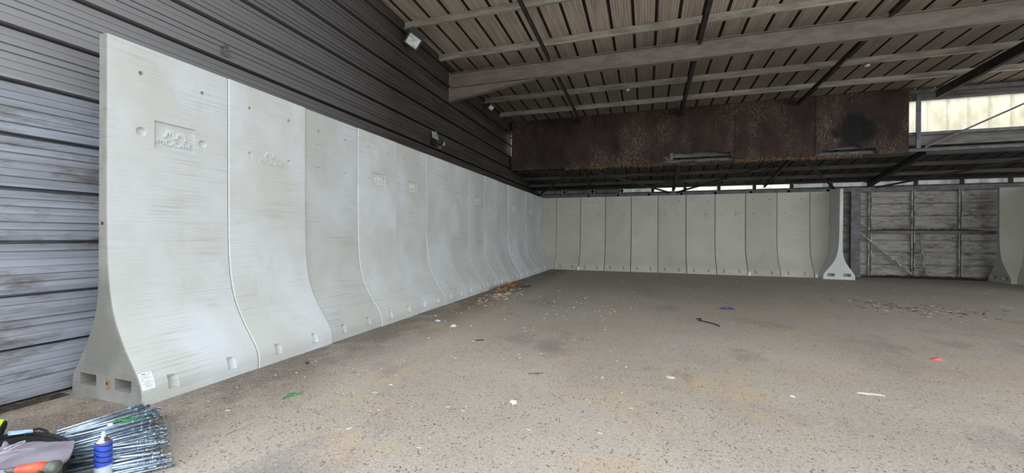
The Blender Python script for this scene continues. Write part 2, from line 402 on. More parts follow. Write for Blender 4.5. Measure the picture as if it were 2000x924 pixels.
# slender rafters running front to back
def rafter(x, ya, yb, h, wd, label, m=M_DARK):
    zt = lambda y: RZ(y)-.225
    e = empty('rafter', (x, ya, zt(ya))); tag(e, label, 'rafter', 'front-to-back rafters under the high roof')
    L = yb-ya; dz = zt(yb)-zt(ya)
    q = MB(); q.bar((0, 0, -h/2), (0, L, dz-h/2), .012, h); q.obj('web', m, e)
    q = MB(); q.bar((0, 0, -.006), (0, L, dz-.006), wd, .014); q.bar((0, 0, -h+.006), (0, L, dz-h+.006), wd, .014); q.obj('flanges', m, e)
    q = MB(); q.box((-wd/2-.01, -.006, -h-.02), (wd/2+.01, .006, .0)); q.obj('end_cleat', M_STEEL, e)
for x, h, wd, s in ((1.93, .11, .06, 'leftmost slender dark rafter'), (5.88, .17, .1, 'dark rafter over the middle'), (9.83, .12, .07, 'dark rafter right of the middle one'), (13.78, .26, .12, 'deep dark rafter near the white rooflight')):
    rafter(x, FRONT+.1, 8.855, h, wd, s + ', length in front of the big beam')
    rafter(x, 9.045, 14.72, h, wd, s + ', length behind the big beam')
# lattice girder between the roofs
gd = empty('lattice_girder', (-1.22, 14.93, 4.66)); tag(gd, 'grey steel lattice girder carrying the brown boarding and crossing the white rooflight', 'girder')
GX = -1.22
b = MB(); b.box((0, -.05, 0), (XR+1.2, .045, .012)); b.box((0, .02, 0), (XR+1.2, .035, .11)); b.box((0, -.05, .1), (XR+1.2, .045, .112)); b.obj('bottom_chord', M_GREY, gd)
b = MB(); b.box((0, -.05, 1.98), (XR+1.2, .045, 2.10)); b.obj('top_chord', M_GREY, gd)
for px in (1.6, 5.56, 9.5, 13.42, 17.36, 21.3):
    b = MB(); b.bar((px-GX, -.01, .11), (px-GX, -.01, 2.0), .12, .06, (0, 1, 0)); b.obj('post', M_GREY, gd)
    if px < 10:
        b = MB(); b.bar((px-GX-3.85, -.0, 1.97), (px-GX-.1, -.0, .13), .05, .07, (0, 1, 0)); b.obj('diagonal', M_GREY, gd)
    elif px > 13 and px < 20:
        b = MB(); b.bar((px-GX+.17, -.0, .13), (px-GX+3.85, -.0, 1.97), .05, .08, (0, 1, 0)); b.obj('diagonal', M_GREY, gd)
# lean-to rafters and wind bracing
def lrafter(x, h, wd, label):
    e = empty('lean_to_rafter', (x, 15.2, LZ(15.2)-.17)); tag(e, label, 'rafter', 'rafters under the low lean-to roof')
    dz = LZ(19.1)-LZ(15.2)
    q = MB(); q.bar((0, 0, -h/2), (0, 3.92, dz-h/2), .012, h); q.obj('web', M_DARK, e)
    q = MB(); q.bar((0, 0, -.006), (0, 3.92, dz-.006), wd, .014); q.bar((0, 0, -h+.006), (0, 3.92, dz-h+.006), wd, .014); q.obj('flanges', M_DARK, e)
lrafter(1.93, .1, .08, 'dark lean-to rafter nearest the left wall, under the low roof')
lrafter(5.88, .16, .14, 'dark lean-to rafter where two braces meet above the rear panels')
lrafter(9.83, .12, .08, 'dark lean-to rafter right of the centre, above the rear panels')
lrafter(13.78, .22, .2, 'thick dark lean-to rafter above the free-standing end panel')
BZ = lambda y: LZ(y)-.42
def brace(xa, ya, xb, yb, label, wd=.07):
    q = MB(); q.bar((xa, ya, BZ(ya)+.02), (xb, yb, BZ(yb)+.02), .012, wd); q.bar((xa, ya, BZ(ya)-wd/2+.02), (xb, yb, BZ(yb)-wd/2+.02), wd, .012)
    tag(q.obj('wind_brace', M_DARK), label, 'brace', 'wind braces under the lean-to roof')
brace(-1.1, 19.1, 1.6, 15.2, 'dark wind brace rising from the left rear corner')
brace(5.72, 19.1, 2.3, 15.2, 'dark wind brace rising left from the middle rear node')
brace(6.04, 19.1, 9.4, 15.2, 'dark wind brace rising right from the middle rear node')
brace(12.6, 19.1, 10.2, 15.2, 'dark wind brace rising left from the node beside the thick rafter')
brace(14.1, 19.1, 17.6, 15.2, 'dark wind brace rising right toward the white rooflight')

# brown boarding, board by board
bx = [-1.17, -.02, 1.28, 2.57, 3.87, 5.17, 6.48, 7.80, 9.1, 10.4, 11.76, 13.08]
low = {5: 5.02, 6: 5.0, 9: 4.93, 10: 4.84}
for i in range(11):
    rnd = random.Random(40+i)
    xa, xb = bx[i]+.0005, bx[i+1]-.0005; e = empty('brown_board', (xa, 14.76, 4.6))
    zt = 6.80-.0*i; base = low.get(i, 4.62); n = 26; bot = []
    for j in range(n+1):
        u = j/n; z = base+rnd.uniform(-.02, .03)+(.05*math.sin(u*7+i) if i in low else 0)
        if i == 10: z = base+rnd.uniform(-.02, .02) if u < .33 else 4.60
        if i == 5 and u < .08: z = 4.72
        if i == 6 and u > .9: z = 4.74
        if i == 9 and u < .12: z = 4.7
        bot.append((xa+(xb-xa)*u, z))
    m = MB(); vs = []; 
    for yy in (14.745, 14.775):
        for x, z in bot: vs.append((x-xa, yy-14.76, z-4.6))
        for x, z in reversed(bot): vs.append((x-xa, yy-14.76, zt-4.6))
    N = 2*(n+1); fs = []
    for j in range(n):
        fs.append((j, j+1, N-2-j, N-1-j)); fs.append((j+N, N+N-1-j, N+N-2-j, j+1+N)); fs.append((j, j+N, j+1+N, j+1))
        fs.append((N-1-j, N-2-j, 2*N-2-j, 2*N-1-j))
    fs.append((0, N-1, 2*N-1, N)); fs.append((n, n+N, n+1+N, n+1))
    m.add(vs, fs)
    me = m.mesh('board_sheet')
    o = link('board_sheet', me, None, e)
    # material is laid out along the whole run: shift the mesh into world coordinates of the run
    me.transform(Matrix.Translation((xa, 14.76, 4.6))); o.location = (-xa, -14.76-(.016 if i % 2 else 0), -4.6); me.materials.append(M_BROWN)
    if i in (2, 3, 4, 5, 6, 7, 8, 9):
        t = MB(); n2 = 22
        for j in range(n2):
            u = j/n2; z0 = -.06+rnd.uniform(-.03, .02); z1 = .0+rnd.uniform(0, .09)
            if rnd.random() < (.5 if i < 4 else .15): z0, z1 = -.03, .005
            z0 = min(z0, -.03)
            t.box(((xb-xa)*u, -.045+rnd.uniform(-.02, .01), z0), ((xb-xa)*(u+1/n2)*.999, -.018, z1))
        ts = t.obj('torn_edge', M_TORN if i not in (5, 6) else M_BROWN, e); ts['label'] = 'torn fibrous lower edge'
    state = {0: 'pale worn, beside the left wall', 5: 'left of the torn hole', 6: 'right of the torn hole', 9: 'left one behind the scorched patch', 10: 'last on the right, half scorched black'}.get(i, '')
    tag(e, 'rust-brown hanging board, %s from the left wall%s' % (ORD[i], (', ' + state) if state else ''), 'board', 'brown boards hung from the lattice girder')

# rear wall framing, seen right of the free-standing end panel
def rpost(x, label, vis=True):
    e = empty('wall_post', (x, 19.2, 0)); tag(e, label, 'wall post', 'galvanised posts on the rear wall')
    for s in (-1, 1):
        q = MB(); q.box((s*.045-.02, -.03, 0.03), (s*.045+.02, .03, 3.74)); q.obj('channel', M_GALVB, e)
for j, x in enumerate([1.7, 3.22, 4.74, 6.26, 7.79, 9.31, 10.84, 12.36]):
    q = MB(); q.box((x-.05, 19.16, 0), (x+.05, 19.24, 3.9))
    tag(q.obj('wall_post', M_GALVB), 'pale post whose top shows over the %s panel of the rear row' % ORD[j+1], 'wall post', 'galvanised posts on the rear wall')
rpost(13.92, 'galvanised post nearest the grey column on the rear wall')
rpost(15.42, 'middle galvanised post of the open rear bay')
rpost(16.98, 'right galvanised post of the open rear bay')
q = MB(); q.box((13.16, 18.95, 0), (13.42, 19.12, 3.74)); q.box((13.12, 18.9, 0), (13.46, 18.95, 3.74)); tag(q.obj('column', M_GREY), 'grey steel column right behind the free-standing end panel', 'column')
q = MB(); q.box((12.7, 19.12, 1.98), (18.6, 19.165, 2.03)); q.box((12.7, 19.155, 1.9), (18.6, 19.165, 2.03)); tag(q.obj('side_rail', M_GALVD), 'horizontal rail across the middle of the open rear bay', 'rail')
q = MB(); q.box((13.46, 19.08, .08), (17.9, 19.165, .12)); tag(q.obj('bottom_rail', M_GALVD), 'dirty rail at the foot of the open rear bay', 'rail')
q = MB(); q.bar((13.45, 19.08, 2.0), (15.35, 19.08, .15), .06, .05, (0, 1, 0)); tag(q.obj('diagonal_brace', M_GALVB), 'diagonal brace across the lower left of the open rear bay', 'brace')
q = MB(); q.tube([(15.62, 19.08, 1.93), (15.60, 19.06, 1.7), (15.68, 19.05, 1.0), (15.76, 19.08, .16)], .032, 6); tag(q.obj('loose_strip', M_GALVB), 'bent loose metal strip beside the middle rear post', 'strip')
# dirt and debris heaped along the rear rail
def heap(name, x0, x1, y0, y1, h, seed, label, m=M_DIRT, cat='dirt', z0=0, grow=1):
    rnd = random.Random(seed); q = MB(); nx = max(6, int((x1-x0)/.06)); ny = max(5, int((y1-y0)/.05)); vs = []
    for j in range(ny+1):
        for i in range(nx+1):
            u, v = i/nx, j/ny; e = min(1, 5*u, 5*(1-u))*math.sin(math.pi*min(max(v, 0), 1)) if ny > 1 else 1
            z = h*e*(.4+.6*rnd.random())
            vs.append((x0+(x1-x0)*u+rnd.uniform(-.01, .01), y0+(y1-y0)*v, z0+z+.001))
    q.add(vs, [(j*(nx+1)+i, j*(nx+1)+i+1, (j+1)*(nx+1)+i+1, (j+1)*(nx+1)+i) for j in range(ny) for i in range(nx)])
    o = q.obj(name, m); o['kind'] = 'stuff'; tag(o, label, cat); return o
heap('dirt_line', 13.5, 17.9, 18.88, 19.25, .13, 3, 'dark dirt heaped along the foot of the rear bay')
heap('rail_dirt', 13.5, 17.9, 19.12, 19.24, .09, 5, 'brown dirt caught along the middle rail of the rear bay', M_DIRT, 'dirt', 2.03)
heap('wall_foot_dirt', -1.235, -1.06, -2.5, -.02, .05, 9, 'dark dirt along the foot of the left cladding', M_DIRT)

# ------------------------------------------------------------ concrete wall panels
FRP = [(0, 0), (.0, .10), (.003, .14), (.011, .18), (.027, .222), (.052, .272), (.09, .33), (.135, .392), (.19, .463), (.241, .534), (.293, .615), (.341, .70), (.385, .782), (.42, .865), (.448, .95), (.47, 1.04), (.49, 1.14), (.507, 1.26), (.522, 1.42), (.533, 1.65), (.541, 2.0), (.555, 3.688), (.565, 3.7)]
BKP = [(.658, 3.7), (.668, 3.688), (.663, 1.97), (.663, 1.5), (.664, 1.3), (.668, 1.14), (.677, 1.01), (.706, .873), (.733, .79), (.763, .722), (.796, .65), (.833, .584), (.878, .50), (.928, .426), (.975, .35), (1.024, .282), (1.06, .22), (1.084, .155), (1.09, 0)]
LOOP = FRP + BKP
def inset(loop, d):
    out = []; n = len(loop)
    for i in range(n):
        p, c, q = loop[i-1], loop[i], loop[(i+1) % n]
        a = Vector((c[0]-p[0], c[1]-p[1])).normalized(); b_ = Vector((q[0]-c[0], q[1]-c[1])).normalized()
        na = Vector((a.y, -a.x)); nb = Vector((b_.y, -b_.x)); nn = (na+nb)
        nn = nn/max(nn.length_squared/2, .3)
        out.append((c[0]+nn.x*d, max(c[1]+nn.y*d, 0) if i not in (0, n-1) else 0))
    return out
LIN = inset(LOOP, .007)
LIN[0] = (.007, 0); LIN[-1] = (1.083, 0)
def panel_mesh(*a, **k):
    me = panel_mesh_(*a, **k)
    for p in me.polygons: p.use_smooth = True
    me.set_sharp_from_angle(angle=math.radians(24)); return me
def panel_mesh_(x0, x1, m0=None, m1=None, cutters=None):
    """body swept along X; m0/m1 mitre factors (end plane x = x0 + m*u)"""
    rings = []
    if m0 is None: rings += [[(x0, u, z) for u, z in LIN], [(x0+.007, u, z) for u, z in LOOP]]
    else: rings += [[(x0+m0*u, u, z) for u, z in LOOP]]
    if m1 is None: rings += [[(x1-.007, u, z) for u, z in LOOP], [(x1, u, z) for u, z in LIN]]
    else: rings += [[(x1+m1*u, u, z) for u, z in LOOP]]
    n = len(LOOP); vs = [v for r in rings for v in r]; fs = [tuple(range(n))]
    for k in range(len(rings)-1):
        for i in range(n): fs.append((k*n+i, (k+1)*n+i, (k+1)*n+(i+1) % n, k*n+(i+1) % n))
    fs.append(tuple((len(rings)-1)*n+i for i in range(n-1, -1, -1)))
    mb = MB(); mb.add(vs, fs); me = recalc(mb.mesh('body'))
    if cutters and cutters.v:
        o = link('tmp', me); cme = recalc(cutters.mesh('cut')); c = link('tmpc', cme)
        md = o.modifiers.new('b', 'BOOLEAN'); md.operation = 'DIFFERENCE'; md.solver = 'EXACT'; md.object = c
        dg = bpy.context.evaluated_depsgraph_get(); dg.update()
        new = bpy.data.meshes.new_from_object(o.evaluated_get(dg))
        bpy.data.objects.remove(o); bpy.data.objects.remove(c); bpy.data.meshes.remove(cme)
        new.name = 'body'; new.materials.clear(); return new
    return me
def face_u(z):
    for (u0, z0), (u1, z1) in zip(FRP, FRP[1:]):
        if z0 <= z <= z1: return u0+(u1-u0)*(z-z0)/max(z1-z0, 1e-6)
    return .555
def cutters(holes=(.297, .932), pockets=(.30, .92), logo=True, end0=False, end1=None, deep2=True, big=False):
    c = MB()
    for hx in holes:
        for hz, r, dp in ((3.40, .02, .05), (2.775, .027 if not big else .04, .03)):
            u = face_u(hz); n = 14; vs = []
            for rr, uu in ((r*1.35, u-.012), (r*1.2, u+.004), (r*.75, u+dp)):
                for k in range(n): vs.append((hx+rr*math.cos(6.2832*k/n), uu, hz+rr*math.sin(6.2832*k/n)))
            c.add(vs, [tuple(range(n)), tuple(range(3*n-1, 2*n-1, -1))]+[(q*n+k, (q+1)*n+k, (q+1)*n+(k+1) % n, q*n+(k+1) % n) for q in (0, 1) for k in range(n)])
    for px in pockets:
        # square tapered lifting pocket in the toe
        a, h0, h1 = .062, .088, .235
        c.add([(px-a, -.02, h0), (px+a, -.02, h0), (px+a, -.02, h1+.02), (px-a, -.02, h1+.02), (px-a+.004, .03, h0+.03), (px-.02, .075, h0+.03), (px-.02, .075, h0+.09), (px-a+.004, .075, h1-.01)],
              [(0, 1, 2, 3), (0, 4, 5, 1), (1, 5, 6, 2), (2, 6, 7, 3), (3, 7, 4, 0), (4, 7, 6, 5)])
    if logo:
        u = face_u(2.78); c.add([], [])
        c.box((.42, u-.03, 2.625), (.845, u+.022, 2.93))
    for e in ((0, end0), (1, end1)):
        if not e[1]: continue
        x0, x1 = (-.05, .32) if e[0] == 0 else (e[1]-.32, e[1]+.05)
        for ua, ub in ((.141, .392), (.684, .949)): c.box((x0, ua, .122), (x1, ub, .24))
    return c
def text_mesh(s, size, depth):
    cu = bpy.data.curves.new('t', 'FONT'); cu.body = s; cu.size = size; cu.extrude = depth; cu.align_x = 'CENTER'; cu.resolution_u = 3
    o = bpy.data.objects.new('t', cu); COL.objects.link(o); dg = bpy.context.evaluated_depsgraph_get(); dg.update()
    me = bpy.data.meshes.new_from_object(o.evaluated_get(dg)); bpy.data.objects.remove(o); return me
def logo_mesh(sc_=1.0, depth=.02):
    import bmesh
    me = text_mesh('MOORE', .105, depth); me.transform(Matrix.Scale(1.22, 4, (1, 0, 0)))
    b_ = bmesh.new(); b_.from_mesh(me)
    tri = MB()
    for cx, flip in ((-.065, 0), (.07, 1)):
        # each mark is a mountain outline with an inner slope
        w2, h = .062, .10
        for pa, pb, wd in (((cx-w2, .10), (cx-.012, .10+h), .022), ((cx-.012, .10+h), (cx+.014, .10+h*.45), .018), ((cx+.014+.012, .10+h), (cx+w2, .10), .022), ((cx+.02, .10+h), (cx-.006, .10+h*.5), .014)):
            tri.bar((pa[0], pa[1], 0), (pb[0], pb[1], 0), wd, depth*2)
    t2 = tri.mesh('tri'); b_.from_mesh(t2); b_.to_mesh(me); b_.free()
    me.transform(Matrix.Translation((0, -.115, 0)))
    me.transform(Matrix.Rotation(math.radians(90), 4, 'X')); me.transform(Matrix.Scale(sc_, 4)); me.name = 'raised_logo'
    return me
LOGO = logo_mesh(.86, .017); LOGO.materials.append(M_LOGO)
LOGO2 = LOGO.copy(); LOGO2.transform(Matrix.Scale(.72, 4, (0, 1, 0)))
std = {}
def get_mesh(kind):
    if kind not in std:
        if kind == 'frame': me = panel_mesh(.004, 1.246, cutters=cutters())
        elif kind == 'framefirst': me = panel_mesh(.0, 1.246, cutters=cutters(end0=True, big=True))
        elif kind == 'rframe': me = panel_mesh(.012, 1.238, cutters=cutters())
        elif kind == 'rplain': me = panel_mesh(.012, 1.238, cutters=cutters(logo=False))
        elif kind == 'plain': me = panel_mesh(.004, 1.246, cutters=cutters(logo=False))
        std[kind] = me
    return std[kind]
def panel(loc, rz, mesh, label, group, mat, logo=None, lx=.632, name='concrete_wall_panel', inset_=.022):
    e = empty(name, loc, rz); tag(e, label, 'concrete wall panel', group)
    if mat.name not in [m.name for m in mesh.materials if m]:
        if len(mesh.materials): mesh = mesh.copy(); mesh.materials.clear()
        mesh.materials.append(mat)
    o = link('body', mesh, None, e)
    if logo:
        l = link('raised_logo', LOGO, None, e); l.location = (lx, face_u(2.78)+(inset_ if logo == 'frame' else .006), 2.78); l['label'] = 'raised cast lettering'
    return e
R90 = math.pi/2
kinds = ['framefirst', 'plain', 'plain', 'frame', 'frame', 'plain', 'frame', 'frame', 'plain', 'plain', 'frame', 'plain', 'frame', 'plain']
looks = ['nearest, with its shaped end face, paper label and framed raised logo', 'with an unframed raised logo', 'pale bluish, with no logo showing', 'with a framed logo', 'with a framed logo', 'with faint bare face', 'with a framed logo', 'with a framed logo', 'greyer than its neighbours', 'heavily streaked', 'with a framed logo', 'bare face', 'with a framed logo', 'last whole panel before the corner']
offs = [0, .012, -.012, .004, -.008, .003, 0, .006, .016, -.014, 0, -.004, .014, -.008]
GL = 'tall concrete wall panels of the left row'
first = None
for i in range(14):
    kd = kinds[i]; me = get_mesh(kd).copy() if i in (0,) else get_mesh(kd)
    e = panel((offs[i], i*1.25, 0), R90, me, '%s panel from the near end of the left row, %s' % (ORD[i], looks[i]), GL, M_CON,
              'frame' if 'frame' in kd else ('bare' if i == 1 else None))
    if i == 0: first = e
    if i == 1:
        pass
me = panel_mesh(.004, .25, None, 1.0, cutters(holes=(), pockets=(), logo=False))
panel((0, 17.5, 0), R90, me, 'mitred concrete piece closing the left row in the rear corner', GL, M_CON)
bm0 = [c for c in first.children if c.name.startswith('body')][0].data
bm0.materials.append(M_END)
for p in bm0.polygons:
    if (p.center.x < .02 and abs(p.normal.x) > .5) or (p.center.x < .33 and .139 < p.center.y < .951 and .12 < p.center.z < .242): p.material_index = 1  # end face and pocket insides take the concrete with painted shade
# parts of the first panel
q = MB(); q.tube([(.03, .509, .176), (-.004, .509, .176)], .018, 10); q.obj('rusty_socket', simple('rust', (110, 58, 28), (70, 36, 20), 40, rough=.95), first)
q = MB(); q.tube([(.03, .60, 1.782), (-.004, .60, 1.782)], .018, 10); q.obj('rusty_socket', bpy.data.materials['rust'], first)
M_STAIN = simple('rust_stain', (138, 112, 80), (146, 138, 122), 12, rough=.95)
q = MB(); rr = random.Random(5); vs = [(-.0015, .509+(.055+rr.uniform(-.02, .02))*math.cos(a*.3927), .165+(.06+rr.uniform(-.02, .02))*math.sin(a*.3927)) for a in range(16)]
q.add(vs, [tuple(range(16))]); q.obj('rust_stain', M_STAIN, first)
# paper label pasted on the toe
M_PAPER = simple('white_paper', (236, 238, 240), (226, 228, 232), 5, rough=.6); M_INK = simple('printed_ink', (60, 64, 74), rough=.7)
q = MB(); q.add([(.012, -.003, .172), (.128, -.003, .165), (.128, face_u(.31)-.003, .31), (.012, face_u(.318)-.003, .318)], [(0, 1, 2, 3)])
# the sheet follows the bend of the toe: three strips
def ly(z): return face_u(z)-.0025
q = MB(); zs = [.155, .19, .22, .25, .28, .31]
vs = [(x, ly(z), z) for z in zs for x in (.014, .126)]
q.add(vs, [(2*i, 2*i+1, 2*i+3, 2*i+2) for i in range(5)]); lab = q.obj('paper_label', M_PAPER, first); lab['label'] = 'white printed paper label'
q = MB()
def inkbar(x0, x1, z, h):
    q.add([(x0, ly(z)-.001, z), (x1, ly(z)-.001, z), (x1, ly(z+h)-.001, z+h), (x0, ly(z+h)-.001, z+h)], [(0, 1, 2, 3)])
inkbar(.04, .075, .296, .006); inkbar(.098, .104, .297, .007); inkbar(.109, .115, .297, .007)
for k, (a, b2) in enumerate([(.02, .11), (.02, .09), (.02, .115), (.02, .05), (.02, .1), (.04, .118), (.02, .085), (.045, .11), (.045, .1)]):
    inkbar(a, b2, .284-k*.0125, .0022)
q.obj('print', M_INK, lab)

# rear row
GB = 'tall concrete wall panels of the rear row'
X0 = .159; YB = 17.756
me = panel_mesh(0, X0-.004, -1.0, None, cutters(holes=(-.33,), pockets=(), logo=False))
panel((0, YB, 0), 0, me, 'narrow mitred piece at the left end of the rear row, in the corner', GB, M_CONB)
bk = ['plain', 'frame', 'frame', 'frame', 'frame', 'frame', 'frame', 'plain', 'plain']
bo = [0, .006, -.01, .012, -.012, .006, 0, .01, -.014]
marks = ['with a white paper scrap at its right foot', 'with a faint framed mark', 'with a crisp right frame edge', 'with a faint framed mark', 'with a faint framed mark', 'in the middle of the row, with full framed mark', 'with a wide faint frame', 'bare faced', 'bare faced, last whole one']
for i in range(9):
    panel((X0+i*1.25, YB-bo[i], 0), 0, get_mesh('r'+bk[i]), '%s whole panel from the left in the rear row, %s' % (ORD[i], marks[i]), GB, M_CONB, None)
XP = 11.554
xl = X0+9*1.25
me = panel_mesh(.004, XP-xl, None, 1.0, cutters(holes=(.30,), pockets=(), logo=False))
panel((xl, YB, 0), 0, me, 'mitred piece at the right end of the rear row, behind the return panel', GB, M_CONB)
# return panel with its end face to the camera
me = panel_mesh(0, .456, -1.0, None, cutters(holes=(), pockets=(), logo=False, end1=.456))
panel((XP, YB, 0), -R90, me, 'free-standing return panel showing its pale flared end face with two slots', 'concrete return panels', M_CON)
# next bay, at the right edge
XQ = 17.67; XS = 17.84
me = panel_mesh(.0, XS-XQ, None, 1.0, cutters(holes=(), pockets=(), logo=False, end0=True))
panel((XQ, 17.80, 0), 0, me, 'concrete panel at the right edge of the picture, end of the next bay', 'concrete panels of the next bay', M_CONB)
me = panel_mesh(0, .3, -1.0, None, None)
panel((XS, 17.80, 0), -R90, me, 'mitred corner piece of the next bay, at the picture\'s right edge', 'concrete panels of the next bay', M_CONB)
for i in range(3):
    panel((XS, 17.5-i*1.25, 0), -R90, get_mesh('plain'), 'side row panel of the next bay, %s out from its corner, beyond the right edge' % ORD[i], 'concrete panels of the next bay', M_CONB)
# paper scraps standing at the foot of the rear row
for x, s in ((1.40, 'by the second joint'), (8.95, 'near the right of the row'), (11.47, 'in the right corner')):
    q = MB(); rr = random.Random(int(x*10)); 
    q.add([(x-.06, YB-.05, .002), (x+.05, YB-.06, .002), (x+.06, YB-.03, .16), (x-.04, YB-.02, .18), (x+.01, YB-.08, .10)], [(0, 1, 4), (1, 2, 4), (2, 3, 4), (3, 0, 4)])
    tag(q.obj('white_scrap', M_PAPER), 'white scrap standing at the rear row\'s foot %s' % s, 'scrap')

# torn hole in the left cladding
M_BLK = simple('black_void', (12, 12, 12), rough=1)
q = MB(); q.add([(-1.245, 7.74, 4.30), (-1.245, 7.98, 4.28), (-1.245, 8.0, 4.50), (-1.245, 7.78, 4.52)], [(0, 1, 2, 3)]); q.obj('torn_hole', M_BLK, wl)
q = MB(); q.add([(-1.25, 7.76, 4.5), (-1.19, 8.02, 4.47), (-1.17, 8.0, 4.56), (-1.22, 7.8, 4.66), (-1.2, 7.9, 4.72), (-1.24, 7.72, 4.70)], [(0, 1, 2, 3), (3, 2, 4), (0, 3, 5)])
q.add([(-1.24, 8.35, 4.38), (-1.2, 8.5, 4.42), (-1.23, 8.46, 4.60)], [(0, 1, 2)]); q.add([(-1.24, 8.1, 4.27), (-1.2, 8.25, 4.28), (-1.21, 8.2, 4.36)], [(0, 1, 2)])
q.obj('torn_metal_flap', M_GALVB, wl)
q = MB(); q.add([(-1.246, 1.69, 4.28), (-1.246, 1.79, 4.27), (-1.246, 1.78, 4.44), (-1.246, 1.70, 4.45)], [(0, 1, 2, 3)]); q.obj('metal_patch', simple('patch_metal', (110, 108, 106), (70, 68, 66), 30), wl)

# ------------------------------------------------------------ lamps
M_BLACKM = simple('black_lamp_body', (26, 26, 28), rough=.5); M_GLASS = simple('floodlight_glass', (206, 216, 208), (168, 178, 170), 8, rough=.2)
def flood(loc, s, rz, tilt, label, zt):
    e = empty('floodlight', loc); tag(e, label, 'floodlight', 'floodlights high on the left')
    Rm = Matrix.Rotation(rz, 4, 'Z') @ Matrix.Rotation(tilt, 4, 'X') @ Matrix.Rotation(math.radians(28), 4, 'Y')
    q = MB(); a, bb = .20*s, .17*s
    q.add([(-a, -.05*s, -bb), (a, -.05*s, -bb), (a, -.05*s, bb*1.8), (-a, -.05*s, bb*1.8), (-a*.8, .10*s, -bb*.8), (a*.8, .10*s, -bb*.8), (a*.8, .10*s, bb*1.6), (-a*.8, .10*s, bb*1.6)],
          [(0, 1, 2, 3), (7, 6, 5, 4), (0, 4, 5, 1), (1, 5, 6, 2), (2, 6, 7, 3), (3, 7, 4, 0)])
    me = recalc(q.mesh('housing')); me.transform(Rm); hs = link('housing', me, M_BLACKM, e)
    q = MB(); q.box((-a*.78, -.06*s, -bb*.78), (a*.78, -.05*s, bb*.78)); me = q.mesh('glass'); me.transform(Rm); link('glass', me, M_GLASS, hs)
    q = MB(); h = zt-loc[2]
    q.bar((-.02, .02, .1*s), (-.02, .02, h), .05*s, .012, (0, 1, 0)); q.bar((-.02-.1*s, .02, .12*s), (-.02+.1*s, .02, .12*s), .04*s, .012); q.obj('bracket', M_GALV, e)
flood((-1.02, 6.36, 6.60), .95, math.radians(38), math.radians(28), 'large black floodlight hanging from the left end of a front purlin', 6.93)
flood((-1.02, 11.80, 6.56), .55, math.radians(30), math.radians(22), 'small black floodlight high at the left, behind the big beam', 6.78)
def bulk(x, y, label):
    e = empty('round_lamp', (x, y, RZ(y)-.215)); tag(e, label, 'lamp', 'round white lamps under the roof')
    q = MB(); q.tube([(0, 0, 0), (0, 0, -.03)], .055, 16); q.obj('base', M_GREY, e)
    q = MB(); q.tube([(0, 0, -.03), (0, 0, -.06), (0, 0, -.08), (0, 0, -.09)], [.07, .065, .04, .01], 16); q.obj('diffuser', simple('opal_plastic', (214, 206, 184), rough=.4), e, True)
bulk(3.98, 11.77, 'round white lamp under the roof left of the middle rafter')
bulk(10.65, 11.77, 'round white lamp under the roof right of the middle rafter')

# ------------------------------------------------------------ anchor rods, can, tool bag
M_ZINC = simple('bright_zinc', (206, 220, 234), (160, 182, 206), 30, rough=.3, metal=.75)
M_NUT = simple('dark_zinc_nut', (150, 158, 168), (96, 104, 114), 30, rough=.35, metal=.8)
def hexa(rad, x0, x1):
    q = MB(); q.tube([(x0, 0, 0), (x1, 0, 0)], rad, 6); return q
def rod_parts(L):
    q = MB(); q.tube([(0, 0, 0), (L, 0, 0)], .0088, 8); sh = q.mesh('shaft', True)
    nt = hexa(.0150, L-.045, L-.033).mesh('nut'); q = MB(); q.tube([(L-.090, 0, 0), (L-.087, 0, 0)], .017, 12); ws = q.mesh('washer')
    q = MB(); q.tube([(L-.004, 0, 0), (L+.012, 0, 0)], .0105, 8); tip = q.mesh('sleeve')
    for m_ in (sh, ws): m_.materials.append(M_ZINC)
    nt.materials.append(M_NUT); tip.materials.append(M_NUT)
    return [('shaft', sh), ('nut', nt), ('washer', ws), ('sleeve', tip)]
RP = rod_parts(.54)
root = empty('anchor_rod'); kids = [link(n_, m_, None, root) for n_, m_ in RP]
rods = []; rr = random.Random(11)
def segdist(a, b, c, d):
    best = 9
    for i in range(9):
        p = a+(b-a)*(i/8)
        t = max(0, min(1, (p-c).dot(d-c)/((d-c).length_squared)))
        best = min(best, (p-(c+(d-c)*t)).length)
    # crossing test
    def s(o, p, q): return (p.x-o.x)*(q.y-o.y)-(p.y-o.y)*(q.x-o.x)
    if s(a, b, c)*s(a, b, d) < 0 and s(c, d, a)*s(c, d, b) < 0: return 0
    return best
NR = 96
for i in range(NR):
    lay = i/NR
    t = rr.random()*.97+.0
    # pile runs from the first panel's toe toward the lower right
    c = Vector((.29+.93*t, -.38-.46*t)); ang = math.radians(84-40*t+rr.uniform(-6, 6))
    c += Vector((math.cos(ang), math.sin(ang)))*rr.uniform(-.06, .06)
    if lay > .72: ang += math.radians(rr.uniform(-15, 8))
    d = Vector((math.cos(ang), math.sin(ang)))*.27; a, b2 = c-d, c+d
    if b2.x < .03 and b2.y > -.06: continue
    if b2.y > -.04 and b2.x < .16: continue
    z = .018
    for (pa, pb, pz) in rods:
        if pz+.018 > z and segdist(a, b2, pa, pb) < .019: z = pz+.0185
    if z > .15: continue
    rods.append((a, b2, z))
    if rr.random() < .28: a, b2, ang = b2, a, ang+math.pi
    if not root.get('used'): o = root; ks = []; root['used'] = 1
    else:
        o = root.copy(); COL.objects.link(o)
        for kk in kids: c2 = kk.copy(); COL.objects.link(c2); c2.parent = o
    o.location = (a.x, a.y, z); o.rotation_euler = (rr.uniform(0, 1), rr.uniform(-.012, .012), ang)
    tag(o, 'shiny zinc anchor rod with nut and washer, lying in the heap beside the first panel', 'anchor rod', 'zinc anchor rods heaped on the floor')
for o in COL.objects:
    if 'used' in o: del o['used']
